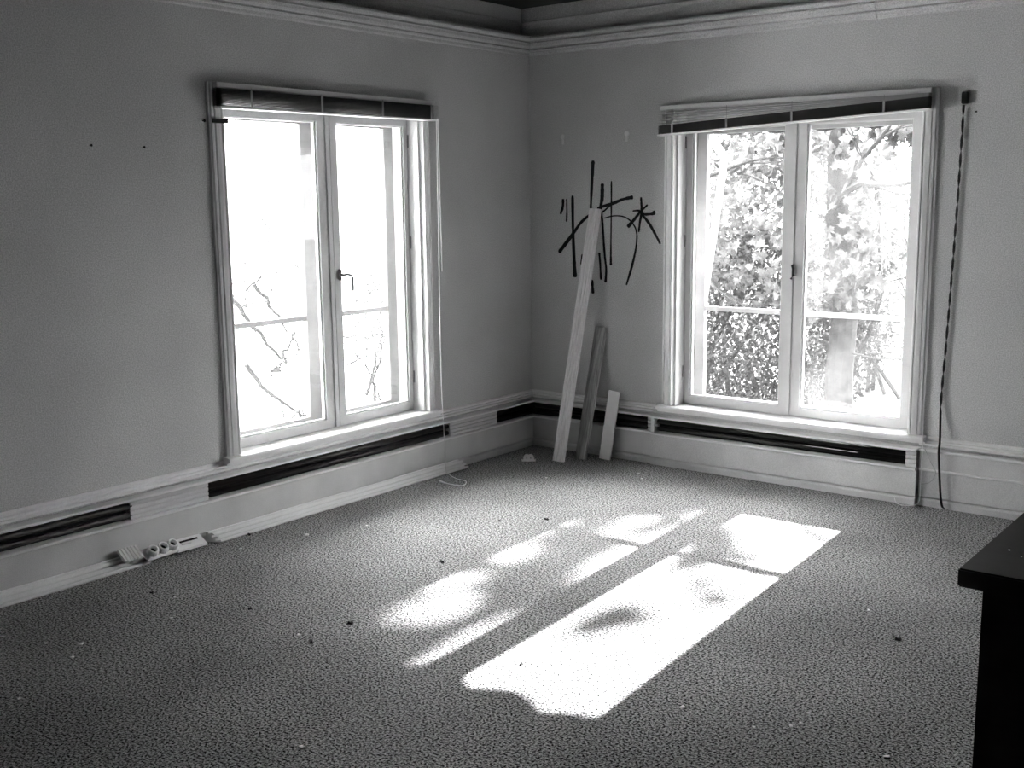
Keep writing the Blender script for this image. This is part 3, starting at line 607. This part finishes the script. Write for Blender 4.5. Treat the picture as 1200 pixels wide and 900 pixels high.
# 3 maple: thick trunk and limbs over the garden, big leaves near the glass
mp = empty('maple_tree', (.50, 4.0, -.65)); tag(mp, 'maple with a thick grey trunk seen through the right half of the right window', 'tree')
e = MB(); e.tube([(.50, 4.0, -.65), (.49, 4.0, 0), (.52, 4.02, .6), (.40, 4.05, 1.4), (.35, 4.1, 2.6), (.3, 4.2, 4)], [.14, .125, .115, .10, .09, .06], 12)
raw(e, 'trunk', BARK, mp)
limbs = [((.40, 4.05, 1.5), (.45, -1, .38), 1.9, .035), ((.40, 4.05, 1.5), (.7, -.6, .35), 1.2, .03), ((.35, 4.1, 2.7), (-.6, -.9, .1), 2.4, .04), ((.3, 4.2, 3.3), (-.6, -.5, .2), 1.6, .04), ((.5, 4.0, .2), (.9, -.1, .05), .9, .012), ((.5, 4.0, .0), (-.9, -.2, .1), .8, .012)]
for p, d, L, r in limbs:
    e = MB(); branch(e, p, d, L, r, 2, None, .25); raw(e, 'branch', BARK, mp)
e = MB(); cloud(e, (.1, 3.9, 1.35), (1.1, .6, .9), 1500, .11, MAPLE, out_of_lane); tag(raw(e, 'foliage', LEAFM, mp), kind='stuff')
for k in range(230):   # large leaves of the lower crown
    y = random.uniform(3.9, 4.9); x = random.uniform(.05, 1.15) if k % 3 else random.uniform(-1.0, .1); x -= .4*(y-4.4); z = random.uniform(2.02, 2.36)
    e = MB(); e.v = [tuple(q) for q in leafpts(MAPLE, (x, y, z), random.uniform(.11, .18))]; e.f = [tuple(range(len(MAPLE)))]
    raw(e, 'leaf', LEAFM if k % 4 == 0 else LEAFD, mp)
# 4 slender tree at the left
t4 = empty('leafy_tree', (-.35, 2.9, -.65)); tag(t4, 'slender dark tree whose leafy branches show at the top left of the right window', 'tree')
e = MB(); e.tube([(-.55, 2.9, -.65), (-.50, 2.9, .5), (-.42, 2.85, 1.6), (-.35, 2.8, 2.8), (-.3, 2.8, 4.4)], [.06, .055, .05, .04, .025], 10); raw(e, 'trunk', BARK, t4)
tw = []
for p, d, L, r in (((-.42, 2.85, 1.7), (1, -.1, .25), .9, .02), ((-.35, 2.8, 2.4), (.8, .0, .3), .9, .02), ((-.35, 2.8, 2.8), (1, .1, .3), .9, .02), ((-.42, 2.85, 1.5), (.3, -.8, .5), .8, .014), ((-.4, 2.8, 2.1), (.4, -1, .0), 1.0, .016), ((-.3, 2.8, 3.3), (1, .1, .1), .8, .02)):
    e = MB(); branch(e, p, d, L, r, 1, tw, .2); raw(e, 'branch', BARK, t4)
e = MB()
for q in tw:
    if q.z > .8: cloud(e, q, (.16, .16, .14), 9, .075, OVAL, lambda p: p.x+.062*p.y < 1.12)
tag(raw(e, 'foliage', LEAFD, t4), kind='stuff')
# far tall tree whose crown dapples the sun patch
ft = empty('tall_tree', (-.6, 9.6, -.65)); tag(ft, 'tall tree standing behind the garden shrubs, its crown above the right window', 'tree')
e = MB(); e.tube([(-.6, 9.6, -.65), (-.55, 9.6, 2), (-.4, 9.5, 4.5), (-.2, 9.4, 7), (0, 9.4, 9)], [.16, .14, .11, .08, .03], 10); raw(e, 'trunk', BARK, ft)
for p, d in (((-.4, 9.5, 4.6), (1, 0, .5)), ((-.3, 9.45, 5.4), (1, -.1, .3)), ((-.2, 9.4, 6.4), (1, 0, .2)), ((-.3, 9.5, 5), (-1, 0, .5)), ((-.2, 9.4, 7), (-.8, .2, .5)), ((-.4, 9.5, 4.5), (.3, -.8, .4))):
    e = MB(); branch(e, p, d, 1.15, .02, 1, None, .12); raw(e, 'branch', BARK, ft)
e = MB()
for j, row in enumerate(SHADE):
    for i, c in enumerate(row):
        X = 1.02+i*.04; Y = -3.25+j*.05
        for _ in range(9):
            if random.random() < int(c)/9*.8:
                yy = 9+random.uniform(-.5, .5); xx = X-.062*(yy-Y)+random.uniform(-.025, .025); zz = .548*(yy-Y)+random.uniform(-.02, .02)
                k = len(e.v); e.v += [tuple(q) for q in leafpts(OVAL, (xx, yy, zz), random.uniform(.06, .10))]; e.f.append(tuple(range(k, k+6)))
cloud(e, (-.5, 9.5, 7.2), (1.1, 1.2, 2.2), 2500, .11, OVAL, lambda p: p.x+.062*p.y < 1.1)
tag(raw(e, 'foliage', LEAFM, ft), kind='stuff')
# 5 left window: bare branches and a thin bush on bright ground
def bare(name, lab, cat, base, limbs_, mat, depth, wig):
    r = empty(name, base); tag(r, lab, cat)
    for p, q, rr in limbs_:
        e = MB(); p = Vector(p); q = Vector(q); n = 7; pts = [p.lerp(q, i/n)+Vector((random.gauss(0, .02), random.gauss(0, .02), random.gauss(0, .02))) for i in range(n+1)]
        e.tube(pts, [rr*(1-.5*i/n) for i in range(n+1)], 7)
        for k in range(depth*4): branch(e, pts[random.randint(1, n)], ((q-p).normalized()+Vector((random.gauss(0, .7), random.gauss(0, .7), random.gauss(0, .7)))), .5, rr*.28, 1, None, wig)
        raw(e, 'branch', mat, r)
    return r
bt = bare('bare_tree', 'leaning bare tree seen through the left half of the left window', 'tree', (-4, 1.6, -.65),
     [((-4, 0.7, 0.73), (-4.05, 1.3, 0.06), 0.028), ((-4, 1.3, 0.06), (-4.05, 1.43, 0.27), 0.02), ((-4, 0.8, 0.1), (-4.05, 1.43, -0.46), 0.028), ((-4, 1.14, -0.06), (-4.05, 1.3, 0.06), 0.02), ((-4, 1.01, 0.82), (-4.05, 1.43, 0.34), 0.022), ((-4, 1.12, 0.97), (-4.05, 0.86, 0.58), 0.014), ((-4, 1.43, 0.34), (-4.05, 1.51, 0.07), 0.016), ((-4, 0.64, 0.88), (-4.05, 1.01, 0.82), 0.01)]+[((-4, 1.8, -.65), (-4, 1.43, -0.46), .035)], PBARK, 1, .3)
tb = bare('twiggy_bush', 'thin twiggy bush seen through the right half of the left window', 'bush', (-4, 2.75, -.65),
     [((-4, 2.53, -0.48), (-4.05, 2.69, 0.2), 0.022), ((-4, 2.41, -0.46), (-4.05, 2.66, 0.09), 0.02), ((-4, 2.11, 0.23), (-4.05, 2.74, 0.15), 0.012), ((-4, 2.13, -0.07), (-4.05, 2.62, 0.07), 0.012), ((-4, 2.48, -0.23), (-4.05, 2.2, 0.16), 0.012), ((-4, 2.7, 0.11), (-4.05, 2.56, 0.41), 0.012)]+[((-4, 2.7, -.65), (-4, 2.53, -0.48), .03)], PBARK, 1, .4)
e = MB(); cloud(e, (-4, 2.75, .35), (.3, .45, .6), 900, .045, OVAL); tag(raw(e, 'foliage', LEAFD, tb), kind='stuff')
e = MB(); cloud(e, (-4.05, 1.35, .95), (.2, .6, .7), 420, .04, OVAL); tag(raw(e, 'foliage', LEAFD, bt), kind='stuff')
